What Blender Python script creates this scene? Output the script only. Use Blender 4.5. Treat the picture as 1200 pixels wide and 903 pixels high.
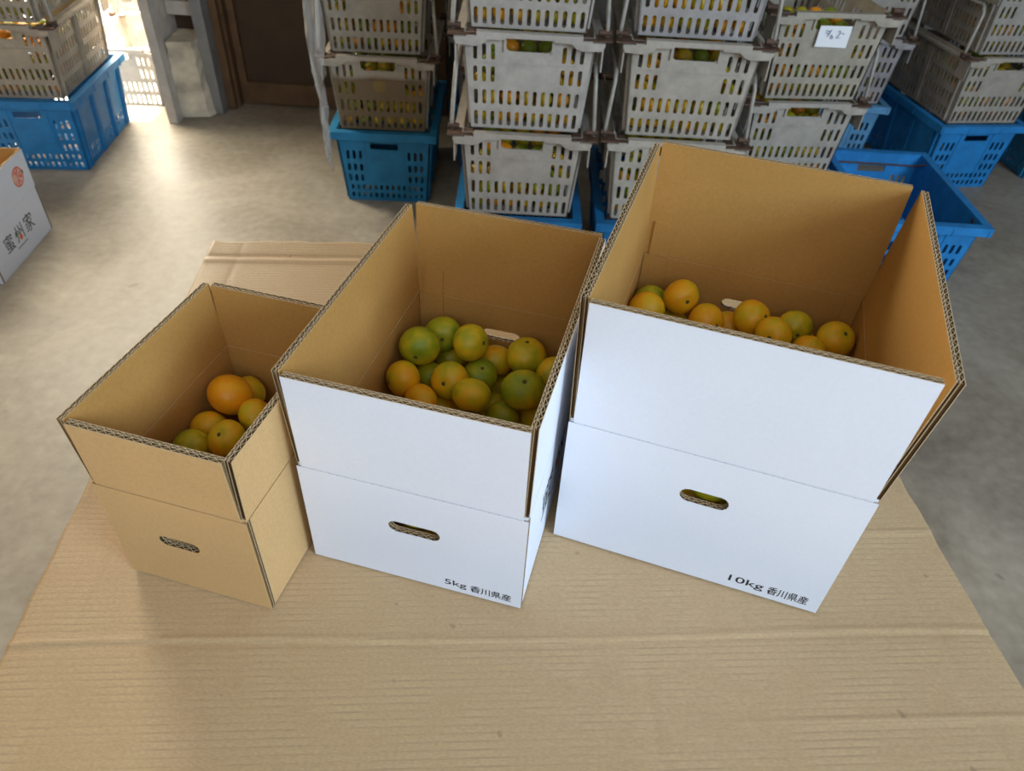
import bpy, bmesh, math, random
from mathutils import Vector, Matrix
from mathutils.geometry import tessellate_polygon

for o in list(bpy.data.objects):
    bpy.data.objects.remove(o)
scene = bpy.context.scene
COL = scene.collection
R = math.radians

# ------------------------------------------------------------------ camera
CAM_H = 1.28                     # camera above the concrete floor
U = 0.70                         # camera above the cardboard-covered work table
MAT_Z = CAM_H - U
cam_data = bpy.data.cameras.new('camera')
cam = bpy.data.objects.new('camera', cam_data)
COL.objects.link(cam)
PITCH, ROLL = R(41.5452), R(3.5466)
cp, sp, cr, sr = math.cos(PITCH), math.sin(PITCH), math.cos(ROLL), math.sin(ROLL)
r0, f0, u0 = Vector((1, 0, 0)), Vector((0, cp, -sp)), Vector((0, sp, cp))
rt, up = cr * r0 + sr * u0, -sr * r0 + cr * u0
rot = Matrix((rt, up, -f0)).transposed().to_4x4()
cam.matrix_world = Matrix.Translation((0, 0, CAM_H)) @ rot
cam_data.sensor_fit = 'HORIZONTAL'
cam_data.sensor_width = 36.0
cam_data.lens = 862.914 / 1200 * 36
cam_data.clip_start = 0.02
cam_data.dof.use_dof = True
cam_data.dof.focus_distance = 0.86
cam_data.dof.aperture_fstop = 8.0
scene.camera = cam

# ------------------------------------------------------------------ light
scene.view_settings.view_transform = 'Standard'
scene.view_settings.look = 'None'
scene.view_settings.gamma = 1.0
scene.view_settings.use_curve_mapping = False
scene.view_settings.exposure = 0.62

world = bpy.data.worlds.new('world')
scene.world = world
world.use_nodes = True
bg = world.node_tree.nodes['Background']
bg.inputs[0].default_value = (0.95, 0.96, 1.0, 1)
bg.inputs[1].default_value = 0.20


def area(name, loc, target, sx, sy, power, color):
    d = bpy.data.lights.new(name, 'AREA')
    d.shape = 'RECTANGLE'
    d.size, d.size_y, d.energy, d.color = sx, sy, power, color
    o = bpy.data.objects.new(name, d)
    COL.objects.link(o)
    o.location = loc
    o.rotation_euler = (Vector(target) - Vector(loc)).to_track_quat('-Z', 'Y').to_euler()
    return o


# daylight of the wide shutter opening behind the camera, to its right
area('shutter_daylight', (2.7, -1.6, 2.2), (0.0, 1.0, 0.6), 1.3, 1.3, 84, (0.60, 0.79, 1.0))
# the rest of the opening, straight behind the camera
area('opening_daylight', (0.2, -2.1, 2.6), (0.0, 0.9, 0.5), 3.2, 1.2, 20, (0.80, 0.90, 1.0))
# daylight of the doorway at the far left
area('doorway_daylight', (-2.06, 3.30, 1.15), (-1.5, 1.6, 0.2), 1.0, 1.9, 112, (1.0, 0.92, 0.75))
sun_d = bpy.data.lights.new('sun', 'SUN')
sun_d.energy = 12.0
sun_d.angle = R(0.6)
sun_d.color = (1.0, 0.97, 0.92)
sun = bpy.data.objects.new('sun', sun_d)
COL.objects.link(sun)
sun.rotation_euler = Vector((0.50, -0.07, -0.86)).to_track_quat('-Z', 'Y').to_euler()

# ------------------------------------------------------------------ materials
MATS = {}


def nm(name):
    m = bpy.data.materials.new(name)
    m.use_nodes = True
    nt = m.node_tree
    b = nt.nodes['Principled BSDF']
    MATS[name] = m
    return m, nt, b, nt.nodes.new, nt.links.new


def simple(name, col, rough=0.6, metal=0.0, spec=0.4, noise=0.0, scale=20, bump=0.0, bscale=80):
    m, nt, b, N, L = nm(name)
    b.inputs['Roughness'].default_value = rough
    b.inputs['Metallic'].default_value = metal
    b.inputs['Specular IOR Level'].default_value = spec
    b.inputs['Base Color'].default_value = (*col, 1)
    tc = N('ShaderNodeTexCoord')
    if noise:
        n = N('ShaderNodeTexNoise'); n.inputs['Scale'].default_value = scale
        n.inputs['Detail'].default_value = 6
        L(tc.outputs['Object'], n.inputs['Vector'])
        r = N('ShaderNodeValToRGB')
        r.color_ramp.elements[0].position = 0.3
        r.color_ramp.elements[1].position = 0.7
        r.color_ramp.elements[0].color = (*[c * (1 - noise) for c in col], 1)
        r.color_ramp.elements[1].color = (*[min(1, c * (1 + noise)) for c in col], 1)
        L(n.outputs['Fac'], r.inputs['Fac']); L(r.outputs['Color'], b.inputs['Base Color'])
    if bump:
        n2 = N('ShaderNodeTexNoise'); n2.inputs['Scale'].default_value = bscale
        n2.inputs['Detail'].default_value = 4
        L(tc.outputs['Object'], n2.inputs['Vector'])
        bp = N('ShaderNodeBump'); bp.inputs['Strength'].default_value = bump
        bp.inputs['Distance'].default_value = 0.002
        L(n2.outputs['Fac'], bp.inputs['Height']); L(bp.outputs['Normal'], b.inputs['Normal'])
    return m


def paper(name, col, speck, rough=0.85):
    """board liner: fibres, a hint of the flutes beneath, little specks"""
    m, nt, b, N, L = nm(name)
    b.inputs['Roughness'].default_value = rough
    b.inputs['Specular IOR Level'].default_value = 0.2
    tc = N('ShaderNodeTexCoord')
    n = N('ShaderNodeTexNoise'); n.inputs['Scale'].default_value = 260; n.inputs['Detail'].default_value = 5
    L(tc.outputs['Object'], n.inputs['Vector'])
    n2 = N('ShaderNodeTexNoise'); n2.inputs['Scale'].default_value = 9; n2.inputs['Detail'].default_value = 3
    L(tc.outputs['Object'], n2.inputs['Vector'])
    mx = N('ShaderNodeMath'); mx.operation = 'MULTIPLY_ADD'; mx.inputs[1].default_value = 0.55
    L(n.outputs['Fac'], mx.inputs[0]); 
    m3 = N('ShaderNodeMath'); m3.operation = 'MULTIPLY'; m3.inputs[1].default_value = 0.45
    L(n2.outputs['Fac'], m3.inputs[0]); L(m3.outputs[0], mx.inputs[2])
    r = N('ShaderNodeValToRGB')
    r.color_ramp.elements[0].position = 0.32; r.color_ramp.elements[1].position = 0.66
    r.color_ramp.elements[0].color = (*[c * (1 - speck) for c in col], 1)
    r.color_ramp.elements[1].color = (*[min(1, c * (1 + speck)) for c in col], 1)
    L(mx.outputs[0], r.inputs['Fac']); L(r.outputs['Color'], b.inputs['Base Color'])
    bp = N('ShaderNodeBump'); bp.inputs['Strength'].default_value = 0.12; bp.inputs['Distance'].default_value = 0.001
    L(n.outputs['Fac'], bp.inputs['Height']); L(bp.outputs['Normal'], b.inputs['Normal'])
    return m


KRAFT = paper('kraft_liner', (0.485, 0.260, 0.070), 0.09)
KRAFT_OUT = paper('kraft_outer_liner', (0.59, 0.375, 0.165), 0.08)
FLUTE_SHADED = paper('shaded_flute_paper', (0.22, 0.135, 0.060), 0.10)  # brown fluting medium, colour darkened further to put shade into the gaps
CUT = paper('cut_board_edge', (0.60, 0.45, 0.27), 0.08)
WHITE = paper('white_liner', (0.75, 0.78, 0.85), 0.025, 0.6)
INK = simple('black_ink', (0.02, 0.02, 0.022), 0.6)
GREEN_INK = simple('green_ink', (0.06, 0.17, 0.05), 0.6)
ORANGE_INK = simple('orange_ink', (0.80, 0.16, 0.05), 0.6)
PINK_INK = simple('pale_orange_ink', (0.80, 0.50, 0.38), 0.6)
BLUE_INK = simple('blue_pen_ink', (0.05, 0.06, 0.16), 0.6)
RUST = simple('rusty_steel', (0.10, 0.055, 0.035), 0.7, 0.3, 0.4, 0.4, 60)
ROD = simple('pale_rod', (0.32, 0.295, 0.25), 0.5, 0.2, 0.4, 0.2, 40)
NOTE = simple('note_paper', (0.80, 0.80, 0.80), 0.8)
STEEL = simple('painted_steel', (0.25, 0.24, 0.225), 0.5, 0.2, 0.4, 0.18, 14)
STEEL_PALE = simple('pale_painted_steel', (0.50, 0.44, 0.37), 0.5, 0.1, 0.4, 0.15, 18)
DOOR_BROWN = simple('brown_door_panel', (0.062, 0.037, 0.020), 0.55, 0, 0.35, 0.12, 12)
DOOR_FRAME = simple('brown_door_frame', (0.13, 0.070, 0.032), 0.5, 0, 0.4, 0.2, 18)
WALLM = simple('plaster_wall', (0.17, 0.155, 0.135), 0.9, 0, 0.2, 0.2, 6, 0.3, 40)
CEILM = simple('ceiling_board', (0.45, 0.43, 0.40), 0.9)
OUTG = simple('outdoor_concrete', (0.62, 0.59, 0.53), 0.9, 0, 0.2, 0.15, 5)
TABLEM = simple('bare_plywood', (0.40, 0.28, 0.16), 0.7, 0, 0.3, 0.2, 10)
CALYX = simple('dry_green_calyx', (0.09, 0.085, 0.025), 0.8)
STUB = simple('rough_concrete_stub', (0.52, 0.44, 0.32), 0.95, 0, 0.2, 0.4, 11, 0.9, 45)


def plastic(name, col, dusty=None):
    """crate plastic, tinted by the object colour, scuffed"""
    m, nt, b, N, L = nm(name)
    b.inputs['Roughness'].default_value = 0.52
    b.inputs['Specular IOR Level'].default_value = 0.35
    tc = N('ShaderNodeTexCoord')
    n = N('ShaderNodeTexNoise'); n.inputs['Scale'].default_value = 16; n.inputs['Detail'].default_value = 8
    n.inputs['Roughness'].default_value = 0.7
    L(tc.outputs['Object'], n.inputs['Vector'])
    r = N('ShaderNodeValToRGB')
    r.color_ramp.elements[0].position = 0.30; r.color_ramp.elements[1].position = 0.72
    r.color_ramp.elements[0].color = (*[c * 0.74 for c in col], 1)
    r.color_ramp.elements[1].color = (*[min(1, c * 1.26) for c in col], 1)
    L(n.outputs['Fac'], r.inputs['Fac'])
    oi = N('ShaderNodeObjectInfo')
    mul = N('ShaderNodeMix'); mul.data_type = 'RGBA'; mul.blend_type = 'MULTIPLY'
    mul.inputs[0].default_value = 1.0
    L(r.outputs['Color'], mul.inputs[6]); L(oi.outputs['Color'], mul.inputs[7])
    out = mul.outputs[2]
    if dusty:
        sep = N('ShaderNodeSeparateXYZ'); L(tc.outputs['Object'], sep.inputs[0])
        n3 = N('ShaderNodeTexNoise'); n3.inputs['Scale'].default_value = 9; n3.inputs['Detail'].default_value = 3
        L(tc.outputs['Object'], n3.inputs['Vector'])
        a = N('ShaderNodeMath'); a.operation = 'MULTIPLY_ADD'; a.inputs[1].default_value = 0.03
        L(n3.outputs['Fac'], a.inputs[0]); L(sep.outputs['Z'], a.inputs[2])
        mr = N('ShaderNodeMapRange'); mr.inputs['From Min'].default_value = 0.196
        mr.inputs['From Max'].default_value = 0.180
        mr.inputs['To Min'].default_value = 0.0; mr.inputs['To Max'].default_value = 0.88
        L(a.outputs[0], mr.inputs['Value'])
        mx = N('ShaderNodeMix'); mx.data_type = 'RGBA'
        L(mr.outputs[0], mx.inputs[0]); L(out, mx.inputs[6]); mx.inputs[7].default_value = (*dusty, 1)
        out = mx.outputs[2]
    L(out, b.inputs['Base Color'])
    return m


GREY = plastic('grey_crate_plastic', (0.335, 0.302, 0.26))
GREY_DUSTY = plastic('grey_crate_plastic_with_mud', (0.335, 0.302, 0.26), (0.125, 0.080, 0.034))
MUDMARK = simple('ochre_mark', (0.22, 0.15, 0.05), 0.7, 0, 0.3, 0.15, 60)
BLUE = plastic('blue_crate_plastic', (0.012, 0.17, 0.40))


def peel_material():
    m, nt, b, N, L = nm('mandarin_peel')
    b.inputs['Roughness'].default_value = 0.36
    b.inputs['Specular IOR Level'].default_value = 0.45
    tc = N('ShaderNodeTexCoord'); oi = N('ShaderNodeObjectInfo')
    off = N('ShaderNodeVectorMath'); off.operation = 'MULTIPLY_ADD'
    L(tc.outputs['Object'], off.inputs[0]); off.inputs[1].default_value = (1, 1, 1)
    sc = N('ShaderNodeVectorMath'); sc.operation = 'SCALE'; sc.inputs[0].default_value = (7, 3, 5)
    L(oi.outputs['Random'], sc.inputs['Scale']); L(sc.outputs[0], off.inputs[2])
    n = N('ShaderNodeTexNoise'); n.inputs['Scale'].default_value = 0.75; n.inputs['Detail'].default_value = 2.5
    n.inputs['Roughness'].default_value = 0.62
    L(off.outputs[0], n.inputs['Vector'])
    sepc = N('ShaderNodeSeparateColor'); L(oi.outputs['Color'], sepc.inputs[0])
    a = N('ShaderNodeMath'); a.operation = 'MULTIPLY_ADD'; a.inputs[1].default_value = 1.35; a.inputs[2].default_value = -0.675
    L(n.outputs['Fac'], a.inputs[0])
    s = N('ShaderNodeMath'); s.operation = 'ADD'
    L(a.outputs[0], s.inputs[0]); L(sepc.outputs[0], s.inputs[1])
    r = N('ShaderNodeValToRGB'); e = r.color_ramp.elements
    e[0].position = 0.0; e[0].color = (0.85, 0.33, 0.008, 1)
    e[1].position = 1.0; e[1].color = (0.23, 0.32, 0.012, 1)
    k = e.new(0.30); k.color = (0.84, 0.44, 0.012, 1)
    k = e.new(0.55); k.color = (0.66, 0.48, 0.016, 1)
    k = e.new(0.78); k.color = (0.40, 0.39, 0.014, 1)
    L(s.outputs[0], r.inputs['Fac']); L(r.outputs['Color'], b.inputs['Base Color'])
    p = N('ShaderNodeTexNoise'); p.inputs['Scale'].default_value = 26; p.inputs['Detail'].default_value = 2
    L(tc.outputs['Object'], p.inputs['Vector'])
    bp = N('ShaderNodeBump'); bp.inputs['Strength'].default_value = 0.35; bp.inputs['Distance'].default_value = 0.0008
    L(p.outputs['Fac'], bp.inputs['Height']); L(bp.outputs['Normal'], b.inputs['Normal'])
    return m


PEEL = peel_material()


def concrete():
    m, nt, b, N, L = nm('trowelled_concrete')
    tc = N('ShaderNodeTexCoord')
    n1 = N('ShaderNodeTexNoise'); n1.inputs['Scale'].default_value = 2.6; n1.inputs['Detail'].default_value = 7
    n1.inputs['Roughness'].default_value = 0.6; n1.inputs['Distortion'].default_value = 0.8
    n2 = N('ShaderNodeTexNoise'); n2.inputs['Scale'].default_value = 34; n2.inputs['Detail'].default_value = 6
    for n in (n1, n2): L(tc.outputs['Object'], n.inputs['Vector'])
    mx = N('ShaderNodeMath'); mx.operation = 'MULTIPLY_ADD'; mx.inputs[1].default_value = 0.3
    L(n2.outputs['Fac'], mx.inputs[0])
    m3 = N('ShaderNodeMath'); m3.operation = 'MULTIPLY'; m3.inputs[1].default_value = 0.7
    L(n1.outputs['Fac'], m3.inputs[0]); L(m3.outputs[0], mx.inputs[2])
    r = N('ShaderNodeValToRGB'); e = r.color_ramp.elements
    e[0].position = 0.34; e[0].color = (0.20, 0.163, 0.118, 1)
    e[1].position = 0.64; e[1].color = (0.385, 0.327, 0.252, 1)
    L(mx.outputs[0], r.inputs['Fac'])
    v = N('ShaderNodeTexNoise'); v.inputs['Scale'].default_value = 11; v.inputs['Detail'].default_value = 2
    L(tc.outputs['Object'], v.inputs['Vector'])
    vr = N('ShaderNodeValToRGB'); vr.color_ramp.elements[0].position = 0.74; vr.color_ramp.elements[1].position = 0.78
    vr.color_ramp.elements[0].color = (0, 0, 0, 1); vr.color_ramp.elements[1].color = (0.6, 0.6, 0.6, 1)
    L(v.outputs['Fac'], vr.inputs['Fac'])
    dk = N('ShaderNodeMix'); dk.data_type = 'RGBA'
    L(vr.outputs['Color'], dk.inputs[0]); L(r.outputs['Color'], dk.inputs[6]); dk.inputs[7].default_value = (0.14, 0.12, 0.095, 1)
    L(dk.outputs[2], b.inputs['Base Color'])
    rr = N('ShaderNodeMapRange'); rr.inputs['To Min'].default_value = 0.38; rr.inputs['To Max'].default_value = 0.62
    L(n1.outputs['Fac'], rr.inputs['Value']); L(rr.outputs[0], b.inputs['Roughness'])
    b.inputs['Specular IOR Level'].default_value = 0.4
    bp = N('ShaderNodeBump'); bp.inputs['Strength'].default_value = 0.15; bp.inputs['Distance'].default_value = 0.004
    L(n2.outputs['Fac'], bp.inputs['Height']); L(bp.outputs['Normal'], b.inputs['Normal'])
    return m


CONCRETE = concrete()


def mat_board():
    """the worn cardboard sheet: faint flute lines across, dents, scuffs"""
    m, nt, b, N, L = nm('worn_cardboard_sheet')
    b.inputs['Roughness'].default_value = 0.58
    b.inputs['Specular IOR Level'].default_value = 0.35
    tc = N('ShaderNodeTexCoord')
    w = N('ShaderNodeTexWave'); w.wave_type = 'BANDS'; w.bands_direction = 'Y'
    w.inputs['Scale'].default_value = 42; w.inputs['Distortion'].default_value = 0.12
    w.inputs['Detail'].default_value = 0.0
    rm = N('ShaderNodeMapping'); rm.inputs['Rotation'].default_value = (0, 0, R(-5))
    L(tc.outputs['Object'], rm.inputs['Vector']); L(rm.outputs[0], w.inputs['Vector'])
    st = N('ShaderNodeMapping'); st.inputs['Scale'].default_value = (7, 11, 1); st.inputs['Rotation'].default_value = (0, 0, R(-5))
    L(tc.outputs['Object'], st.inputs['Vector'])
    n = N('ShaderNodeTexNoise'); n.inputs['Scale'].default_value = 3; n.inputs['Detail'].default_value = 6
    L(st.outputs[0], n.inputs['Vector'])
    n2 = N('ShaderNodeTexNoise'); n2.inputs['Scale'].default_value = 3.2; n2.inputs['Detail'].default_value = 5
    L(tc.outputs['Object'], n2.inputs['Vector'])
    ad = N('ShaderNodeMath'); ad.operation = 'MULTIPLY_ADD'; ad.inputs[1].default_value = 0.62
    L(n.outputs['Fac'], ad.inputs[0])
    s = N('ShaderNodeMath'); s.operation = 'MULTIPLY'; s.inputs[1].default_value = 0.38
    L(n2.outputs['Fac'], s.inputs[0]); L(s.outputs[0], ad.inputs[2])
    r = N('ShaderNodeValToRGB'); e = r.color_ramp.elements
    e[0].position = 0.30; e[0].color = (0.455, 0.305, 0.160, 1)
    e[1].position = 0.68; e[1].color = (0.525, 0.365, 0.202, 1)
    L(ad.outputs[0], r.inputs['Fac'])
    # dents and stains
    v = N('ShaderNodeTexNoise'); v.inputs['Scale'].default_value = 48; v.inputs['Detail'].default_value = 2
    L(tc.outputs['Object'], v.inputs['Vector'])
    vr = N('ShaderNodeValToRGB'); vr.color_ramp.elements[0].position = 0.735; vr.color_ramp.elements[1].position = 0.77
    vr.color_ramp.elements[0].color = (0, 0, 0, 1); vr.color_ramp.elements[1].color = (0.45, 0.45, 0.45, 1)
    L(v.outputs['Fac'], vr.inputs['Fac'])
    dk = N('ShaderNodeMix'); dk.data_type = 'RGBA'
    L(vr.outputs['Color'], dk.inputs[0]); L(r.outputs['Color'], dk.inputs[6]); dk.inputs[7].default_value = (0.22, 0.14, 0.07, 1)
    # patchy darker lines along the flute valleys
    wr = N('ShaderNodeMapRange'); wr.inputs['From Min'].default_value = 0.20; wr.inputs['From Max'].default_value = 0.0
    wr.inputs['To Max'].default_value = 1.0
    L(w.outputs['Fac'], wr.inputs['Value'])
    pr = N('ShaderNodeMapRange'); pr.inputs['From Min'].default_value = 0.42; pr.inputs['From Max'].default_value = 0.66
    pr.inputs['To Max'].default_value = 0.50
    L(n.outputs['Fac'], pr.inputs['Value'])
    pw = N('ShaderNodeMath'); pw.operation = 'MULTIPLY'; L(wr.outputs[0], pw.inputs[0]); L(pr.outputs[0], pw.inputs[1])
    dl = N('ShaderNodeMix'); dl.data_type = 'RGBA'
    # paper fibre speckle
    fb = N('ShaderNodeTexNoise'); fb.inputs['Scale'].default_value = 560; fb.inputs['Detail'].default_value = 3
    fm = N('ShaderNodeMapping'); fm.inputs['Scale'].default_value = (0.45, 1, 1)
    L(tc.outputs['Object'], fm.inputs['Vector']); L(fm.outputs[0], fb.inputs['Vector'])
    fr = N('ShaderNodeMapRange'); fr.inputs['From Min'].default_value = 0.3; fr.inputs['From Max'].default_value = 0.7
    fr.inputs['To Min'].default_value = 0.90; fr.inputs['To Max'].default_value = 1.09
    L(fb.outputs['Fac'], fr.inputs['Value'])
    fx = N('ShaderNodeVectorMath'); fx.operation = 'SCALE'
    L(dk.outputs[2], fx.inputs[0]); L(fr.outputs[0], fx.inputs['Scale'])
    L(pw.outputs[0], dl.inputs[0]); L(fx.outputs[0], dl.inputs[6]); dl.inputs[7].default_value = (0.27, 0.18, 0.095, 1)
    L(dl.outputs[2], b.inputs['Base Color'])
    # flute relief, patchy
    pm = N('ShaderNodeMath'); pm.operation = 'MULTIPLY'
    L(w.outputs['Fac'], pm.inputs[0]); L(n2.outputs['Fac'], pm.inputs[1])
    bp = N('ShaderNodeBump'); bp.inputs['Strength'].default_value = 0.07; bp.inputs['Distance'].default_value = 0.002
    L(pm.outputs[0], bp.inputs['Height'])
    bp2 = N('ShaderNodeBump'); bp2.inputs['Strength'].default_value = 0.10; bp2.inputs['Distance'].default_value = 0.001
    f = N('ShaderNodeTexNoise'); f.inputs['Scale'].default_value = 220; f.inputs['Detail'].default_value = 3
    L(tc.outputs['Object'], f.inputs['Vector']); L(f.outputs['Fac'], bp2.inputs['Height'])
    L(bp.outputs['Normal'], bp2.inputs['Normal']); L(bp2.outputs['Normal'], b.inputs['Normal'])
    return m


SHEET = mat_board()


def film():
    m, nt, b, N, L = nm('clear_plastic_film')
    b.inputs['Base Color'].default_value = (0.62, 0.60, 0.56, 1)
    b.inputs['Roughness'].default_value = 0.25
    b.inputs['Alpha'].default_value = 0.26
    return m


FILM = film()

# ------------------------------------------------------------------ mesh helpers


class MB:
    def __init__(s):
        s.v, s.f, s.m = [], [], []

    def add(s, vs, fs, mi=0):
        o = len(s.v)
        s.v += [tuple(p) for p in vs]
        s.f += [tuple(i + o for i in q) for q in fs]
        s.m += [mi] * len(fs)

    def box(s, x0, x1, y0, y1, z0, z1, mi=0, fn=None):
        vs = [(x, y, z) for z in (z0, z1) for y in (y0, y1) for x in (x0, x1)]
        if fn: vs = [fn(*p) for p in vs]
        s.add(vs, [(0, 2, 3, 1), (4, 5, 7, 6), (0, 1, 5, 4), (2, 6, 7, 3), (0, 4, 6, 2), (1, 3, 7, 5)], mi)

    def plate(s, outline, holes, t0, t1, fn, mi=0, mi_back=None, mi_side=None):
        """flat plate with holes; fn(u, t, v) -> xyz"""
        loops = [outline] + list(holes)
        flat = [p for lp in loops for p in lp]
        if holes or len(outline) > 4:
            tris = tessellate_polygon([[Vector((p[0], p[1], 0)) for p in lp] for lp in loops])
        else:
            tris = [tuple(range(len(outline)))]
        n = len(flat)
        vs = [fn(u, t0, v) for u, v in flat] + [fn(u, t1, v) for u, v in flat]
        o = len(s.v)
        s.v += [tuple(p) for p in vs]
        for t in tris:
            s.f.append(tuple(o + i for i in t)); s.m.append(mi)
            s.f.append(tuple(o + n + i for i in reversed(t))); s.m.append(mi if mi_back is None else mi_back)
        k = 0
        for lp in loops:
            c = len(lp)
            for i in range(c):
                a, b2 = k + i, k + (i + 1) % c
                s.f.append((o + a, o + b2, o + n + b2, o + n + a)); s.m.append(mi if mi_side is None else mi_side)
            k += c

    def tube(s, pts, r, seg=8, mi=0):
        pts = [Vector(p) for p in pts]
        rings = []
        prev = None
        for i, p in enumerate(pts):
            d = (pts[min(i + 1, len(pts) - 1)] - pts[max(i - 1, 0)]).normalized()
            a = prev - d * prev.dot(d) if prev else d.orthogonal()
            a.normalize(); prev = a
            b2 = d.cross(a)
            rings.append([p + r * (math.cos(2 * math.pi * j / seg) * a + math.sin(2 * math.pi * j / seg) * b2) for j in range(seg)])
        vs = [q for rg in rings for q in rg]
        fs = []
        for i in range(len(pts) - 1):
            for j in range(seg):
                k = (j + 1) % seg
                fs.append((i * seg + j, i * seg + k, (i + 1) * seg + k, (i + 1) * seg + j))
        fs.append(tuple(reversed(range(seg))))
        fs.append(tuple((len(pts) - 1) * seg + j for j in range(seg)))
        s.add(vs, fs, mi)

    def mesh(s, name, mats, smooth=False, fix=True):
        me = bpy.data.meshes.new(name)
        me.from_pydata(s.v, [], s.f)
        for m in (mats if isinstance(mats, (list, tuple)) else [mats]):
            me.materials.append(m)
        me.polygons.foreach_set('material_index', s.m)
        if fix:
            bm = bmesh.new(); bm.from_mesh(me)
            bmesh.ops.recalc_face_normals(bm, faces=bm.faces)
            bm.to_mesh(me); bm.free()
        if smooth:
            me.polygons.foreach_set('use_smooth', [True] * len(me.polygons))
        me.update()
        return me


def link(name, me, parent=None, loc=(0, 0, 0), rz=0.0):
    o = bpy.data.objects.new(name, me)
    COL.objects.link(o)
    o.location = loc
    o.rotation_euler = (0, 0, rz)
    if parent: o.parent = parent
    return o


def tag(o, label=None, cat=None, group=None, kind=None):
    if label: o['label'] = label
    if cat: o['category'] = cat
    if group: o['group'] = group
    if kind: o['kind'] = kind
    return o


def struct(name, mb, mat, label=None, parent=None, smooth=False):
    o = link(name, mb.mesh(name, mat, smooth), parent)
    if not parent: o['kind'] = 'structure'
    if label: o['label'] = label
    return o


def slot(cx, cz, w, h, shear=0.0):
    """rounded upright slot outline"""
    a, b2 = w / 2, h / 2
    c = a * 0.6
    pts = [(-a, -b2 + c), (-a + c, -b2), (a - c, -b2), (a, -b2 + c), (a, b2 - c), (a - c, b2), (-a + c, b2), (-a, b2 - c)]
    return [(cx + x + shear * z, cz + z) for x, z in pts]


def capsule(cx, cz, w, h, n=6):
    r = h / 2
    pts = []
    for i in range(n + 1):
        a = -math.pi / 2 + math.pi * i / n
        pts.append((cx + w / 2 - r + r * math.cos(a), cz + r * math.sin(a)))
    for i in range(n + 1):
        a = math.pi / 2 + math.pi * i / n
        pts.append((cx - w / 2 + r + r * math.cos(a), cz + r * math.sin(a)))
    return pts


def text_mesh(name, s, x0, x1, z0, z1, fn, mat):
    """lettering fitted into a rectangle of a panel; fn(u, v) -> xyz"""
    c = bpy.data.curves.new(name, 'FONT')
    c.body = s
    c.resolution_u = 3
    c.offset = 0.006 if s[-1] == 'g' else (0.010 if len(s) > 1 else 0.004)
    o = bpy.data.objects.new(name + '_tmp', c)
    COL.objects.link(o)
    bpy.context.view_layer.update()
    me = bpy.data.meshes.new_from_object(o.evaluated_get(bpy.context.evaluated_depsgraph_get()))
    bpy.data.objects.remove(o)
    xs = [v.co.x for v in me.vertices]; ys = [v.co.y for v in me.vertices]
    ax, bx, ay, by = min(xs), max(xs), min(ys), max(ys)
    for v in me.vertices:
        v.co = fn(x0 + (v.co.x - ax) / (bx - ax) * (x1 - x0), z0 + (v.co.y - ay) / (by - ay) * (z1 - z0))
    me.materials.clear(); me.materials.append(mat)
    me.name = name
    return me


# ------------------------------------------------------------------ the room
mb = MB(); mb.box(-3.2, 3.4, -4.0, 2.985, -0.1, 0.0); mb.box(-1.485, 3.4, 2.985, 3.9, -0.1, -0.004)
mb.box(-3.2, -1.485, 2.985, 3.10, -0.1, 0.0)
struct('floor', mb, CONCRETE, 'smooth stained concrete floor of the packing shed')
mb = MB(); mb.box(-1.22, -0.25, 3.25, 3.37, 0, 3.0); mb.box(-1.49, -1.22, 3.30, 3.37, 0, 3.0)
mb.box(-0.25, -0.13, 3.25, 3.92, 0, 3.0); mb.box(-0.13, 3.4, 3.80, 3.92, 0, 3.0)
mb.box(-3.2, -2.62, 2.97, 3.09, 0, 3.0); mb.box(-2.62, -1.49, 2.97, 3.09, 2.15, 3.0); mb.box(-1.49, -1.22, 3.00, 3.30, 2.15, 3.0)
struct('wall_back', mb, WALLM, 'dim plaster wall behind the crates')
mb = MB(); mb.box(-3.32, -3.2, -2.2, 3.09, 0, 3.0)
struct('wall_left', mb, WALLM, 'plaster wall on the left of the shed')
mb = MB(); mb.box(3.4, 3.52, 0.6, 3.92, 0, 3.0)
struct('wall_right', mb, WALLM, 'plaster wall on the right of the shed')
mb = MB(); mb.box(-3.32, 3.52, -0.9, 3.92, 3.0, 3.1)
struct('ceiling', mb, CEILM, 'plain board ceiling of the shed')
mb = MB(); mb.box(-14, 3, 3.10, 16, -0.12, -0.02)
g = link('ground', mb.mesh('ground', OUTG)); tag(g, 'sunlit pale concrete ground outside the doorway', kind='structure')

# door post of the open doorway
mb = MB(); mb.box(-1.487, -1.450, 2.950, 2.985, 0, 2.15); mb.box(-1.468, -1.450, 2.985, 3.005, 0.0, 2.15); mb.box(-1.487, -1.468, 2.985, 3.19, 0.0, 2.15)
struct('trim_1', mb, STEEL_PALE, 'pale steel jamb of the bright open doorway')
# steel column on the right of the concrete stub
mb = MB()
mb.box(-1.350, -1.318, 3.080, 3.090, 0, 3.0); mb.box(-1.352, -1.342, 3.09, 3.15, 0, 3.0); mb.box(-1.352, -1.305, 3.15, 3.16, 0, 3.0)
mb.box(-1.318, -1.303, 3.075, 3.16, 0, 3.0)
struct('trim_2', mb, STEEL, 'grey steel column beside the brown door')
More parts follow.
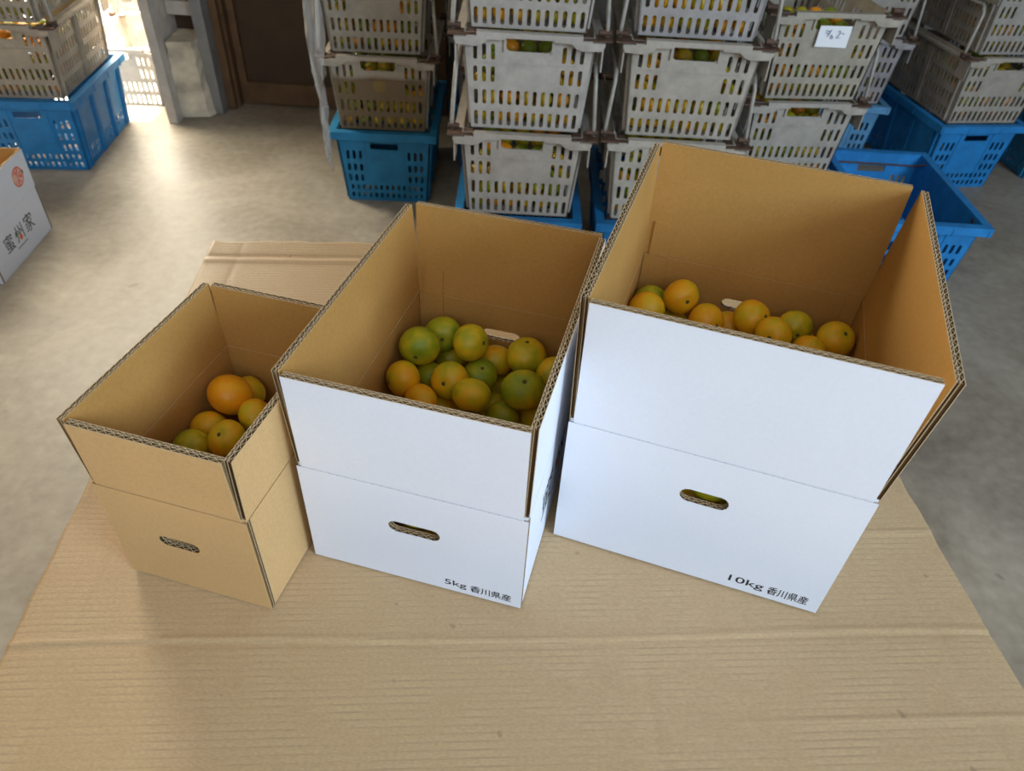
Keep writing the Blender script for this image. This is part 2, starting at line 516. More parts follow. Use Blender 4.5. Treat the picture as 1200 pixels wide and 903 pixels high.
# concrete stub between the jamb and the column
mb = MB()
random.seed(5)
N_ = 9
vs = []
for k in range(N_ + 1):
    z = 0.305 * k / N_
    tp = 0.012 * k / N_
    ring = [(-1.462 + tp, 3.012), (-1.35 - tp * 0.5, 3.035), (-1.335 - tp, 3.07), (-1.362, 3.18), (-1.460, 3.18)]
    vs += [(x + random.uniform(-.004, .004), y + random.uniform(-.004, .004), z + (random.uniform(-.006, .006) if k == N_ else 0)) for x, y in ring]
fs = []
for k in range(N_):
    for j in range(5):
        fs.append((k * 5 + j, k * 5 + (j + 1) % 5, (k + 1) * 5 + (j + 1) % 5, (k + 1) * 5 + j))
fs += [(4, 3, 2, 1, 0), tuple(N_ * 5 + j for j in range(5))]
mb.add(vs, fs)
o = link('concrete_stub', mb.mesh('concrete_stub', STUB))
tag(o, 'rough stained concrete stub beside the open doorway', 'concrete block')
# timber rail and small things in the recess above the stub
mb = MB(); mb.box(-1.464, -1.352, 3.12, 3.17, 0.375, 0.425)
o = link('rail_block', mb.mesh('rail_block', STEEL_PALE)); tag(o, 'pale horizontal rail above the concrete stub', kind='structure')
mb = MB(); mb.box(-1.487, -1.352, 3.192, 3.20, 0.0, 2.15)  # dark board added in place of the shade in the recess, blocks the outdoor glare
struct('recess_shade_board', mb, DOOR_BROWN, 'added dark board standing for the shade in the recess above the concrete stub')

# brown door
mb = MB(); mb.box(-1.302, -1.27, 3.14, 3.25, 0, 2.15); mb.box(-1.27, -1.258, 3.17, 3.25, 0, 2.15)
mb.box(-1.258, -0.30, 3.235, 3.25, 0.0, 0.004)
d = MB(); d.box(-1.255, -1.225, 3.205, 3.245, 0.004, 2.1); d.box(-0.42, -0.36, 3.205, 3.245, 0.004, 2.1)
door = bpy.data.objects.new('door_1', None); COL.objects.link(door)
tag(door, 'dark brown panelled door in a brown frame behind the crates', kind='structure')
link('door_frame', mb.mesh('door_frame', DOOR_FRAME), door)
link('stile', d.mesh('stile', DOOR_FRAME), door)
d = MB(); d.box(-1.225, -0.42, 3.208, 3.245, 0.004, 0.093); link('bottom_rail', d.mesh('bottom_rail', DOOR_FRAME), door)
d = MB(); d.box(-1.225, -0.42, 3.225, 3.24, 0.093, 2.1); link('panel', d.mesh('panel', DOOR_BROWN), door)

# ------------------------------------------------------------------ work table and the cardboard sheet on it
SH_T = 0.007
tbl = bpy.data.objects.new('work_table', None); COL.objects.link(tbl)
tag(tbl, 'low plywood work table under the large cardboard sheet', 'table')
mb = MB(); mb.box(-0.44, 0.44, 0.10, 1.06, MAT_Z - SH_T - 0.03, MAT_Z - SH_T - 0.0005)
link('table_top', mb.mesh('table_top', TABLEM), tbl)
for lx in (-0.39, 0.34):
    for ly in (0.14, 0.97):
        mb = MB(); mb.box(lx, lx + 0.05, ly, ly + 0.05, 0, MAT_Z - SH_T - 0.03)
        link('leg', mb.mesh('leg', TABLEM), tbl)
for ly in (0.15, 0.98):
    mb = MB(); mb.box(-0.34, 0.34, ly, ly + 0.03, 0.12, 0.18); link('stretcher', mb.mesh('stretcher', TABLEM), tbl)


def sheet_mesh():
    """sheet corners in table units, with worn edges, score lines and ridges"""
    A, Bc, Cc, Dc = Vector((-0.663, 0.10)), Vector((0.806, 0.22)), Vector((0.640, 1.735)), Vector((-0.779, 1.608))
    nu, nv = 230, 420
    random.seed(3)
    eN = [random.uniform(-1, 1) for _ in range(400)]

    def wob(i, t, amp):
        q = t * 40; k = int(q); fr = q - k
        return amp * ((1 - fr) * eN[(k + i * 50) % 400] + fr * eN[(k + 1 + i * 50) % 400])

    def ridge(x, c, w):
        return math.exp(-((x - c) / w) ** 2)
    top, bot = [], []
    for j in range(nv + 1):
        v = j / nv
        for i in range(nu + 1):
            u = i / nu
            p = (A * (1 - u) + Bc * u) * (1 - v) + (Dc * (1 - u) + Cc * u) * v
            eu = abs(2 * u - 1) ** 12; ev = abs(2 * v - 1) ** 12
            p = p + Vector((wob(1 if u > .5 else 2, v, 0.0016) * eu, wob(3 if v > .5 else 4, u, 0.004) * ev))
            # relief: cross creases, score lines, a fold near the far edge, lifted edges
            z = 0.0
            z += 0.0011 * ridge(v, 0.272 + 0.003 * math.sin(9 * u), 0.0032)
            z -= 0.0007 * ridge(v, 0.2665 + 0.003 * math.sin(9 * u), 0.0030)
            if u > 0.55: z += 0.0012 * ridge(v, 0.395, 0.003) * min(1, (u - .55) * 6)
            if u > 0.66: z += 0.0012 * ridge(v, 0.185, 0.003) * min(1, (u - .66) * 6)
            z -= 0.0014 * ridge(u, 0.945 - 0.02 * v, 0.0028)
            z -= 0.0008 * ridge(u, 0.615 + 0.03 * v, 0.0032) * (1 if v < 0.4 else 0)
            z -= 0.0007 * ridge(u, 0.055, 0.004)
            z += 0.0020 * ridge(v, 0.945, 0.008)
            z -= 0.0016 * ridge(v, 0.957, 0.006)
            z += 0.0008 * math.sin(5 * u + 3 * v) * math.sin(7 * v)
            ef = max(0, abs(2 * u - 1) - 0.93) / 0.07
            z += 0.003 * ef * ef * math.sin(11 * v + 2)
            if v > 0.96: z += 0.004 * (v - .96) / .04 * max(0, math.sin(7 * u + .4))
            # lie flat beneath the boxes
            top.append((p.x * U, p.y * U, MAT_Z + z - 0.0018))
            bot.append((p.x * U, p.y * U, MAT_Z - SH_T))
    W = nu + 1
    fs = []
    n = len(top)
    for j in range(nv):
        for i in range(nu):
            a = j * W + i
            fs.append((a, a + 1, a + W + 1, a + W))
            fs.append((n + a, n + a + W, n + a + W + 1, n + a + 1))
    rim = list(range(nu)) + [j * W + nu for j in range(nv)] + [nv * W + i for i in range(nu, 0, -1)] + [j * W for j in range(nv, 0, -1)]
    for k in range(len(rim)):
        a, b2 = rim[k], rim[(k + 1) % len(rim)]
        fs.append((a, n + a, n + b2, b2))
    m = MB(); m.add(top + bot, fs)
    return m.mesh('cardboard_sheet', SHEET, True)


sh = link('cardboard_sheet', sheet_mesh())
tag(sh, 'large worn flattened cardboard sheet that the three open boxes stand on', 'cardboard')

# ------------------------------------------------------------------ open corrugated boxes
T = 0.0076      # board thickness (double wall)


def board(mbx, W, H, fn, hole=None, pa=0.0092, pb=0.0068, edge=0):
    """corrugated board: outer liner 0, inner liner 1, two fluted layers and a middle liner 2"""
    lt = 0.0006
    rect = [(0, 0), (W, 0), (W, H), (0, H)]
    holes = [hole] if hole else []
    mbx.plate(rect, holes, 0.0, lt, fn, 0, 2, edge)
    mbx.plate(rect, holes, T - lt, T, fn, 2, 1, 3)
    tm = T * 0.58
    mbx.plate(rect, holes, tm - lt / 2, tm + lt / 2, fn, 2, 2, 3)
    if hole:
        hx0, hx1 = min(p[0] for p in hole), max(p[0] for p in hole)
        hz0, hz1 = min(p[1] for p in hole), max(p[1] for p in hole)
    for t0, t1, pitch in ((lt, tm - lt / 2, pa), (tm + lt / 2, T - lt, pb)):
        n = max(2, int(round(W / pitch))) * 4
        th = 0.0006
        pts = []
        for i in range(n + 1):
            s = (0.5, 1.0, 0.5, 0.0)[i % 4]
            pts.append((W * i / n, t0 + s * (t1 - t0 - th)))
        for i in range(n):
            (ua, ta), (ub, tb) = pts[i], pts[i + 1]
            um = (ua + ub) / 2
            rng = [(0, H)]
            if hole and hx0 < um < hx1:
                rng = [(0, hz0 + 0.0008), (hz1 - 0.0008, H)]
            for z0, z1 in rng:
                vs = [fn(ua, ta, z0), fn(ub, tb, z0), fn(ub, tb + th, z0), fn(ua, ta + th, z0),
                      fn(ua, ta, z1), fn(ub, tb, z1), fn(ub, tb + th, z1), fn(ua, ta + th, z1)]
                mbx.add(vs, [(0, 1, 5, 4), (2, 3, 7, 6)], 2)
                mbx.add(vs, [(4, 5, 6, 7), (0, 3, 2, 1)], 3)


def make_box(name, label, w, d, h, L, splay, outer, loc, rz, slot_front=None, slot_back=None, tab=True):
    root = bpy.data.objects.new(name, None); COL.objects.link(root)
    root.location = loc; root.rotation_euler = (0, 0, rz)
    tag(root, label, 'box')
    mats = [outer, KRAFT, FLUTE_SHADED, CUT]
    S = {'front': lambda u, q, z: (u, q, z), 'back': lambda u, q, z: (u, d - q, z),
         'left': lambda u, q, z: (q, u, z), 'right': lambda u, q, z: (w - q, u, z)}

    def flapfn(side, th, off, z0=h):
        c, s = math.cos(th), math.sin(th)
        return lambda u, t, v: S[side](u + off, T / 2 + (t - T / 2) * c - v * s, z0 + v * c + (t - T / 2) * s)
    res = {}
    for side, th in zip(('front', 'back', 'left', 'right'), splay):
        ln = w if side in ('front', 'back') else d
        ins = 0.0 if side in ('front', 'back') else T + 0.0002
        hole = {'front': slot_front, 'back': slot_back}.get(side)
        m = MB()
        CR = 0.0011
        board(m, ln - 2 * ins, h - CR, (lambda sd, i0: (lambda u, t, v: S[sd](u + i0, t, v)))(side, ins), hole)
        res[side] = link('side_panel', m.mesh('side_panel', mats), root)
        fi = T * 0.62 if side in ('front', 'back') else 0.0025
        m = MB()
        f_ = flapfn(side, th, fi)
        board(m, ln - 2 * fi, L - CR, (lambda g: (lambda u, t, v: g(u, t, v + CR)))(f_), edge=3)
        # the scored fold line, pressed in from both faces
        n_ = len(m.f)
        m.box(fi, ln - fi, 0.0010, T - 0.0007, h - 2.2 * CR, h + 2.2 * CR, 0, S[side])
        m.m[n_ + 3] = 1
        res[side + '_flap'] = link('flap', m.mesh('flap', mats), root)
    # folded bottom
    for y0, y1 in ((T + .0004, d / 2 - .0006), (d / 2 + .0006, d - T - .0004)):
        m = MB(); m.box(T + .0004, w - T - .0004, y0, y1, 0.0005, 0.0045); link('bottom_flap', m.mesh('bottom_flap', [KRAFT]), root)
    if tab:
        # glue tab of the manufacturer's joint folded onto the back wall
        m = MB()
        tw = 0.032
        m.plate([(0, 0.006), (tw, 0.006), (tw, h), (0, h)], [], T, T + 0.0022, lambda u, t, v: S['back'](u + T + .001, t, v))
        ff = flapfn('back', splay[1], T + .001)
        m.plate([(0.006, 0), (tw, 0), (tw, L * 0.30), (0.006, L * 0.32)], [], T, T + 0.0022, ff)
        link('glue_tab', m.mesh('glue_tab', [KRAFT]), root)
        if w > .28:
            m = MB(); x0_ = w - T - .019
            m.plate([(x0_, 0.006), (x0_ + .018, 0.006), (x0_ + .018, h), (x0_, h)], [], T, T + 0.0022, S['back'])
            link('glue_tab', m.mesh('glue_tab', [KRAFT]), root)
    res['root'] = root; res['S'] = S; res['flapfn'] = flapfn
    return res


def table_pt(x, y): return (x * U, y * U, MAT_Z + 0.0002)


BX = {
    's': dict(w=.1646, d=.2337, h=.1434, L=.0819, xy=(-.5676, .6432), rz=R(-13.08)),
    'm': dict(w=.2380, d=.3319, h=.1477, L=.1199, xy=(-.2977, .6927), rz=R(-12.84)),
    'l': dict(w=.2972, d=.3587, h=.1849, L=.1489, xy=(.0846, .7614), rz=R(-16.48)),
}
b = BX['s']
box_s = make_box('cardboard_box', 'small plain brown cardboard box with raised flaps, leftmost of the three on the sheet', b['w'], b['d'], b['h'], b['L'],
                 (R(1.2), R(1.2), R(4.8), R(2.0)), KRAFT_OUT, table_pt(*b['xy']), b['rz'],
                 capsule(.0765, .076, .046, .0145), capsule(.082, .085, .046, .0145), tab=False)
b = BX['m']
box_m = make_box('cardboard_box', 'white cardboard box printed 5kg with raised flaps, middle one on the cardboard sheet', b['w'], b['d'], b['h'], b['L'],
                 (R(1.6), R(4.3), R(3.1), R(0.5)), WHITE, table_pt(*b['xy']), b['rz'],
                 capsule(.121, .0885, .056, .0165), capsule(.121, .100, .052, .0165))
b = BX['l']
box_l = make_box('cardboard_box', 'largest white cardboard box printed 10kg with raised flaps, on the cardboard sheet', b['w'], b['d'], b['h'], b['L'],
                 (R(1.8), R(3.1), R(1.8), R(4.5)), WHITE, table_pt(*b['xy']), b['rz'],
                 capsule(.1485, .1265, .050, .0185), capsule(.1485, .134, .052, .0165))
b = BX['m']
box_j = make_box('cardboard_box', 'white cardboard box with orange round emblem standing on the floor at the left edge', b['w'], b['d'], b['h'], b['L'],
                 (R(1), R(2), R(2.5), R(1.5)), WHITE, (0, 0, 0.0005), 0, capsule(.119, .0885, .056, .0165), capsule(.119, .1, .052, .0165))
ja = R(4.4)
box_j['root'].rotation_euler = (0, 0, ja)
box_j['root'].location = (-1.505 - math.cos(ja) * b['w'], 1.752 - math.sin(ja) * b['w'], 0.0005)

# printing
for bx_, words in ((box_l, (('10kg', .200, .2375, .0082, .0222), ('香川県産', .2420, .2845, .0082, .0222))),
                   (box_m, (('5kg', .153, .1775, .0070, .0192), ('香川県産', .1820, .2270, .0070, .0192)))):
    for wd, xa, xb, za, zb in words:
        o = link('printed_text', text_mesh('printed_text', wd, xa, xb, za, zb, lambda u, v: (u, -0.00015, v), INK), bx_['front'])
        o['label'] = 'black lettering ' + wd


def side_print(bx, w, d):
    r = bx['right']
    fn = lambda u, v: (w + 0.00015, u, v)
    for ch, y, z, sz in (('蜜', .075, .052, .050), ('州', .137, .052, .050), ('家', .200, .052, .054)):
        o = link('printed_text', text_mesh('printed_text', ch, y, y + sz * .95, z, z + sz, fn, INK), r)
        o['label'] = 'black brush character ' + ch
    # green leaf strokes and an orange drop in the lettering, thin line beneath
    m = MB()
    for y, z, a, ln in ((.142, .072, 1.1, .022), (.222, .084, .9, .018)):
        c, s = math.cos(a), math.sin(a)
        m.add([fn(y + c * p - s * q, z + s * p + c * q) for p, q in ((0, 0), (ln * .5, -.004), (ln, 0), (ln * .5, .004))], [(0, 1, 2, 3)])
    for v in range(len(m.v)): m.v[v] = (m.v[v][0] + .0001, *m.v[v][1:])
    link('leaf_mark', m.mesh('leaf_mark', GREEN_INK), r)['label'] = 'green leaf strokes in the lettering'
    m = MB()
    m.add([(w + .0003, .163 + .009 * math.cos(t * .5236), .064 + .009 * math.sin(t * .5236)) for t in range(12)], [tuple(range(12))])
    link('fruit_mark', m.mesh('fruit_mark', ORANGE_INK), r)['label'] = 'small orange fruit mark in the lettering'
    m = MB(); m.add([fn(*p) for p in ((.128, .040), (.190, .040), (.190, .0428), (.128, .0428))], [(0, 1, 2, 3)])
    link('underline', m.mesh('underline', INK), r)


side_print(box_m, BX['m']['w'], BX['m']['d'])
side_print(box_j, BX['m']['w'], BX['m']['d'])
# round orange emblem on the floor box's flap
ff = box_j['flapfn']('right', R(1.5), 0.0)
m = MB()
cy, cz, rad = .262, .062, .030


def fanpoly(cyy, czz, ra, a0, a1, n, r_in=0.0, t=-0.0002):
    out = [(cyy + ra * math.cos(a0 + (a1 - a0) * i / n), czz + ra * math.sin(a0 + (a1 - a0) * i / n)) for i in range(n + 1)]
    inn = [(cyy + r_in * math.cos(a1 - (a1 - a0) * i / n), czz + r_in * math.sin(a1 - (a1 - a0) * i / n)) for i in range(n + 1)] if r_in else [(cyy, czz)]
    pts = out + inn
    if r_in:
        vs = [ff(u, t, v) for u, v in pts]
        k = n + 1
        return vs, [(i, i + 1, 2 * k - 2 - i, 2 * k - 1 - i) for i in range(n)]
    return [ff(u, t, v) for u, v in pts], [tuple(range(len(pts)))]


m.add(*fanpoly(cy, cz, rad, 0, 2 * math.pi, 32, rad * 0.80))
for k in range(8):
    a = k * math.pi / 4 + .2
    m.add(*fanpoly(cy, cz, rad * 0.74, a, a + math.pi / 4 - (.16 if k % 3 else .34), 5))
link('emblem', m.mesh('emblem', ORANGE_INK), box_j['right_flap'])['label'] = 'round orange segmented emblem'
m = MB(); m.add(*fanpoly(cy - .017, cz + .002, .0125, 0, 2 * math.pi, 20, .002, -0.0004))
link('emblem', m.mesh('emblem', PINK_INK), box_j['right_flap'])['label'] = 'pale round inset of the emblem'
m = MB(); m.add([ff(u, -0.0005, v) for u, v in ((.288, .064), (.294, .058), (.296, .068), (.290, .074))], [(0, 1, 2, 3)])
link('emblem', m.mesh('emblem', GREEN_INK), box_j['right_flap'])['label'] = 'little green leaf of the emblem'

# ------------------------------------------------------------------ mandarins
random.seed(11)


def fruit_mesh(name, seed, seg=28, rings=18):
    rnd = random.Random(seed)
    ph = [rnd.uniform(0, 6.28) for _ in range(4)]
    ob = rnd.uniform(0.84, 0.93)
    vs, fs = [], []
    prof = []
    for i in range(rings + 1):
        a = math.pi * i / rings
        r = math.sin(a); z = math.cos(a) * ob
        top = math.exp(-(a / 0.30) ** 2); bt = math.exp(-((math.pi - a) / 0.22) ** 2)
        z += -0.10 * top + 0.05 * bt
        prof.append((r, z))
    vs.append((0, 0, prof[0][1]))
    for i in range(1, rings):
        for j in range(seg):
            t = 2 * math.pi * j / seg
            r, z = prof[i]
            k = 1 + 0.018 * math.sin(2 * t + ph[0]) * r + 0.010 * math.sin(5 * t + ph[1]) * math.exp(-(i / rings / .3) ** 2) + 0.012 * math.sin(3 * t + ph[2] + 2 * z)
            vs.append((r * k * math.cos(t), r * k * math.sin(t), z))
    vs.append((0, 0, prof[-1][1]))
    for j in range(seg):
        fs.append((0, 1 + j, 1 + (j + 1) % seg))
    for i in range(rings - 2):
        for j in range(seg):
            a = 1 + i * seg + j; b2 = 1 + i * seg + (j + 1) % seg
            fs.append((a, a + seg, b2 + seg, b2))
    o = 1 + (rings - 2) * seg
    for j in range(seg):
        fs.append((o + j, len(vs) - 1, o + (j + 1) % seg))
    m = MB(); m.add(vs, fs)
    me = m.mesh(name, PEEL, True)
    return me, ob


FR = [fruit_mesh('mandarin', s) for s in range(5)]
FR_LOW = [fruit_mesh('mandarin_small', s + 20, 14, 9) for s in range(4)]
m = MB()
st = []
for k in range(10):
    a = k * math.pi / 5
    rr = 0.13 if k % 2 == 0 else 0.07
    st.append((rr * math.cos(a), rr * math.sin(a), 0.02 if k % 2 == 0 else 0.0))
m.add(st + [(0.045 * math.cos(k * 1.0472), 0.045 * math.sin(k * 1.0472), 0.045) for k in range(6)],
      [tuple(range(10)), tuple(range(10, 16))] + [(10 + k, 10 + (k + 1) % 6, (2 * k + 2) % 10, (2 * k) % 10) for k in range(5)])
CALYX_ME = m.mesh('calyx', CALYX)


def mandarin(pos, r, green, label, group, parts=True, rot=None, low=False, rnd=random):
    me, ob = rnd.choice(FR_LOW if low else FR)
    o = bpy.data.objects.new('mandarin', me); COL.objects.link(o)
    o.location = pos
    o.scale = (r, r, r)
    o.rotation_euler = rot or (rnd.uniform(-1.9, 1.9), rnd.uniform(-1.2, 1.2), rnd.uniform(0, 6.28))
    o.color = (green, rnd.random(), 0, 1)
    tag(o, label, 'mandarin', group)
    if parts:
        c = bpy.data.objects.new('calyx', CALYX_ME); COL.objects.link(c)
        c.parent = o
        c.location = (0, 0, me.vertices[0].co.z - 0.012)
    return o


def box_world(key, p):
    b = BX[key]
    c, s = math.cos(b['rz']), math.sin(b['rz'])
    return Vector((b['xy'][0] * U + c * p[0] - s * p[1], b['xy'][1] * U + s * p[0] + c * p[1], MAT_Z + 0.0002 + p[2]))


VIS = {
 's': [((0.0397, 0.1712, 0.1205, 0.0253), .12, 'big orange mandarin on top of the fruit in the small brown box', (2.6, .5, 0)),
       ((0.0383, 0.2067, 0.0937, 0.0211), .46, 'olive mandarin at the back, half behind the big orange one in the brown box', None),
       ((0.0798, 0.1557, 0.1131, 0.0202), .42, 'yellow mandarin at the right flap of the small brown box', None),
       ((0.0263, 0.1369, 0.0970, 0.0203), .36, 'yellow-orange mandarin by the left wall of the small brown box', None),
       ((0.0704, 0.1124, 0.1160, 0.0207), .50, 'bright yellow mandarin, front right of the fruit in the brown box', (.5, -.2, 0)),
       ((0.0346, 0.0990, 0.1044, 0.0209), .72, 'green mandarin nearest the front flap of the small brown box', None)],
 'm': [((0.0385, 0.2408, 0.1255, 0.0254), .66, 'big olive mandarin at the left back of the 5kg box', (1.7, 1.0, 0)),
       ((0.0538, 0.2844, 0.1161, 0.0237), .80, 'green mandarin farthest back in the left corner of the 5kg box', (1.3, .2, 0)),
       ((0.0982, 0.2621, 0.1298, 0.0239), .60, 'tall olive and orange mandarin left of the back handle hole in the 5kg box', (1.2, .4, 1)),
       ((0.0292, 0.1993, 0.1045, 0.0230), .34, 'orange mandarin against the left wall of the 5kg box', None),
       ((0.0517, 0.2385, 0.0783, 0.0224), .78, 'green mandarin half hidden right of the leftmost orange one in the 5kg box', None),
       ((0.0871, 0.2128, 0.1050, 0.0240), .44, 'orange and olive mandarin in the centre left of the 5kg box', (1.0, -.6, 0)),
       ((0.1149, 0.2486, 0.0912, 0.0222), .84, 'small green mandarin in the middle of the pile in the 5kg box', (.3, .2, 0)),
       ((0.1230, 0.2905, 0.0850, 0.0230), .34, 'yellow-orange mandarin sunken below the back handle hole of the 5kg box', (2.2, 0, 0)),
       ((0.1661, 0.2803, 0.1120, 0.0259), .52, 'large orange-topped mandarin right of the handle hole in the 5kg box', (-.1, .0, 0)),
       ((0.1234, 0.1872, 0.1136, 0.0232), .50, 'shiny olive-orange mandarin at the front centre of the 5kg box', (2.4, .2, 0)),
       ((0.1792, 0.2124, 0.1158, 0.0259), .74, 'largest green mandarin with its stem scar up in the 5kg box', (.35, .05, 0)),
       ((0.1315, 0.2903, 0.0401, 0.0247), .60, None, None),
       ((0.0631, 0.2895, 0.0722, 0.0234), .56, 'olive mandarin low between the back mandarins of the 5kg box', None),
       ((0.1593, 0.1946, 0.0781, 0.0223), .86, 'green mandarin close to the front flap edge of the 5kg box', None),
       ((0.2005, 0.2101, 0.0747, 0.0224), .55, 'yellow-green mandarin in the front right corner of the 5kg box', None),
       ((0.2093, 0.2636, 0.1053, 0.0229), .62, 'yellow-green mandarin half hidden by the right flap of the 5kg box', None),
       ((0.0632, 0.1755, 0.0970, 0.0210), .20, 'orange mandarin just showing over the front flap edge of the 5kg box', None),
       ((0.0764, 0.2065, 0.0616, 0.0231), .30, None, None)],
 'l': [((0.0705, 0.3094, 0.1554, 0.0236), .26, 'orange mandarin lying highest at the left in the 10kg box', (1.2, .8, 0)),
       ((0.0310, 0.3142, 0.1336, 0.0237), .70, 'green mandarin in the back left corner of the 10kg box', (.9, 0, 0)),
       ((0.0297, 0.2711, 0.1501, 0.0238), .24, 'orange mandarin leftmost at the front flap edge of the 10kg box', None),
       ((0.1087, 0.2846, 0.1432, 0.0237), .22, 'orange mandarin left of the handle hole, cut by the flap edge of the 10kg box', None),
       ((0.1378, 0.3122, 0.1226, 0.0233), .34, 'yellow mandarin under the back handle hole of the 10kg box', None),
       ((0.1629, 0.2955, 0.1565, 0.0239), .30, 'orange mandarin in front of the back handle hole of the 10kg box', None),
       ((0.1900, 0.2613, 0.1628, 0.0220), .34, 'yellow-orange mandarin in front of the green one in the 10kg box', None),
       ((0.2160, 0.3004, 0.1547, 0.0222), .72, 'green-yellow mandarin right of the centre in the 10kg box', (1.6, .2, 0)),
       ((0.2680, 0.2901, 0.1571, 0.0233), .46, 'yellow mandarin farthest right in the 10kg box', (.5, .3, 0)),
       ((0.2354, 0.2641, 0.1463, 0.0216), .28, 'orange mandarin barely above the flap edge left of the rightmost one in the 10kg box', None),
       ((0.2309, 0.3187, 0.1196, 0.0219), .50, None, None),
       ((0.0614, 0.3285, 0.1021, 0.0243), .60, None, None)],
}
NAMES = {'s': 'small brown box', 'm': '5kg box', 'l': '10kg box'}
# fruit further down in each box, packed under and between the ones on top
DEEP_TOP = {'s': .085, 'm': .075, 'l': .115}
for key in 'sml':
    placed = []
    b = BX[key]
    rnd = random.Random(40 + len(key) + ord(key))
    for (x, y, z, r), green, lab, rot_ in VIS[key]:
        k_ = T + r * 1.035 + .0004
        x = min(max(x, k_), b['w'] - k_); y = min(max(y, k_), b['d'] - k_)
        mandarin(box_world(key, (x, y, z)), r, green + (.09 if key == 'm' else .03),
                 lab or 'mandarin lying deep under the others in the ' + NAMES[key], 'mandarins in the ' + NAMES[key], bool(lab), rot_, rnd=rnd)
        placed.append((x, y, z, r))
    if key == 'l':
        # the yellow-green fruit seen through the front handle hole
        p = (0.152, T + .0250, .1215, .0235)
        mandarin(box_world(key, p[:3]), p[3], .80, 'yellow-green mandarin right behind the front handle hole of the 10kg box', 'mandarins in the 10kg box', False, rnd=rnd)
        placed.append(p)
    if key == 'm':
        p = (0.112, T + .027, .083, .0235)
        mandarin(box_world(key, p[:3]), p[3], .62, 'olive mandarin right behind the front handle hole of the 5kg box', 'mandarins in the 5kg box', False, rnd=rnd)
        placed.append(p)
    if key == 's':
        p = (0.092, T + .026, .062, .0225)
        mandarin(box_world(key, p[:3]), p[3], .55, 'olive mandarin right behind the handle hole of the small brown box', 'mandarins in the small brown box', False, rnd=rnd)
        placed.append(p)
    cnt, cap = 0, {'s': 14, 'm': 34, 'l': 44}[key]
    rr = 0.0228
    # settle candidates: scan positions from low to high
    for lev in range(60):
        if cnt >= cap: break
        z = 0.005 + rr + lev * 0.0025
        if z > DEEP_TOP[key]: break
        tries = 60
        for _ in range(tries):
            x = rnd.uniform(T + rr + .0015, b['w'] - T - rr - .0015); y = rnd.uniform(T + rr + .0015, b['d'] - T - rr - .0015)
            if all((x - q[0]) ** 2 + (y - q[1]) ** 2 + (z - q[2]) ** 2 > (0.95 * (rr + q[3])) ** 2 for q in placed):
                placed.append((x, y, z, rr)); cnt += 1
                mandarin(box_world(key, (x, y, z)), rr, rnd.uniform(.15, .85), 'mandarin lying deep under the others in the ' + NAMES[key],
                         'mandarins in the ' + NAMES[key], False, rnd=rnd)
                if cnt >= cap: break

# ------------------------------------------------------------------ harvest crates
CW_B, CW_T = 0.139, 0.158        # half width of the body at the bottom and under the rim
CD_B, CD_T = 0.225, 0.242        # half depth
GH = 0.243                       # stacking height of a grey crate
BH = 0.262                       # height of a blue crate
PT = 0.0035                      # wall thickness


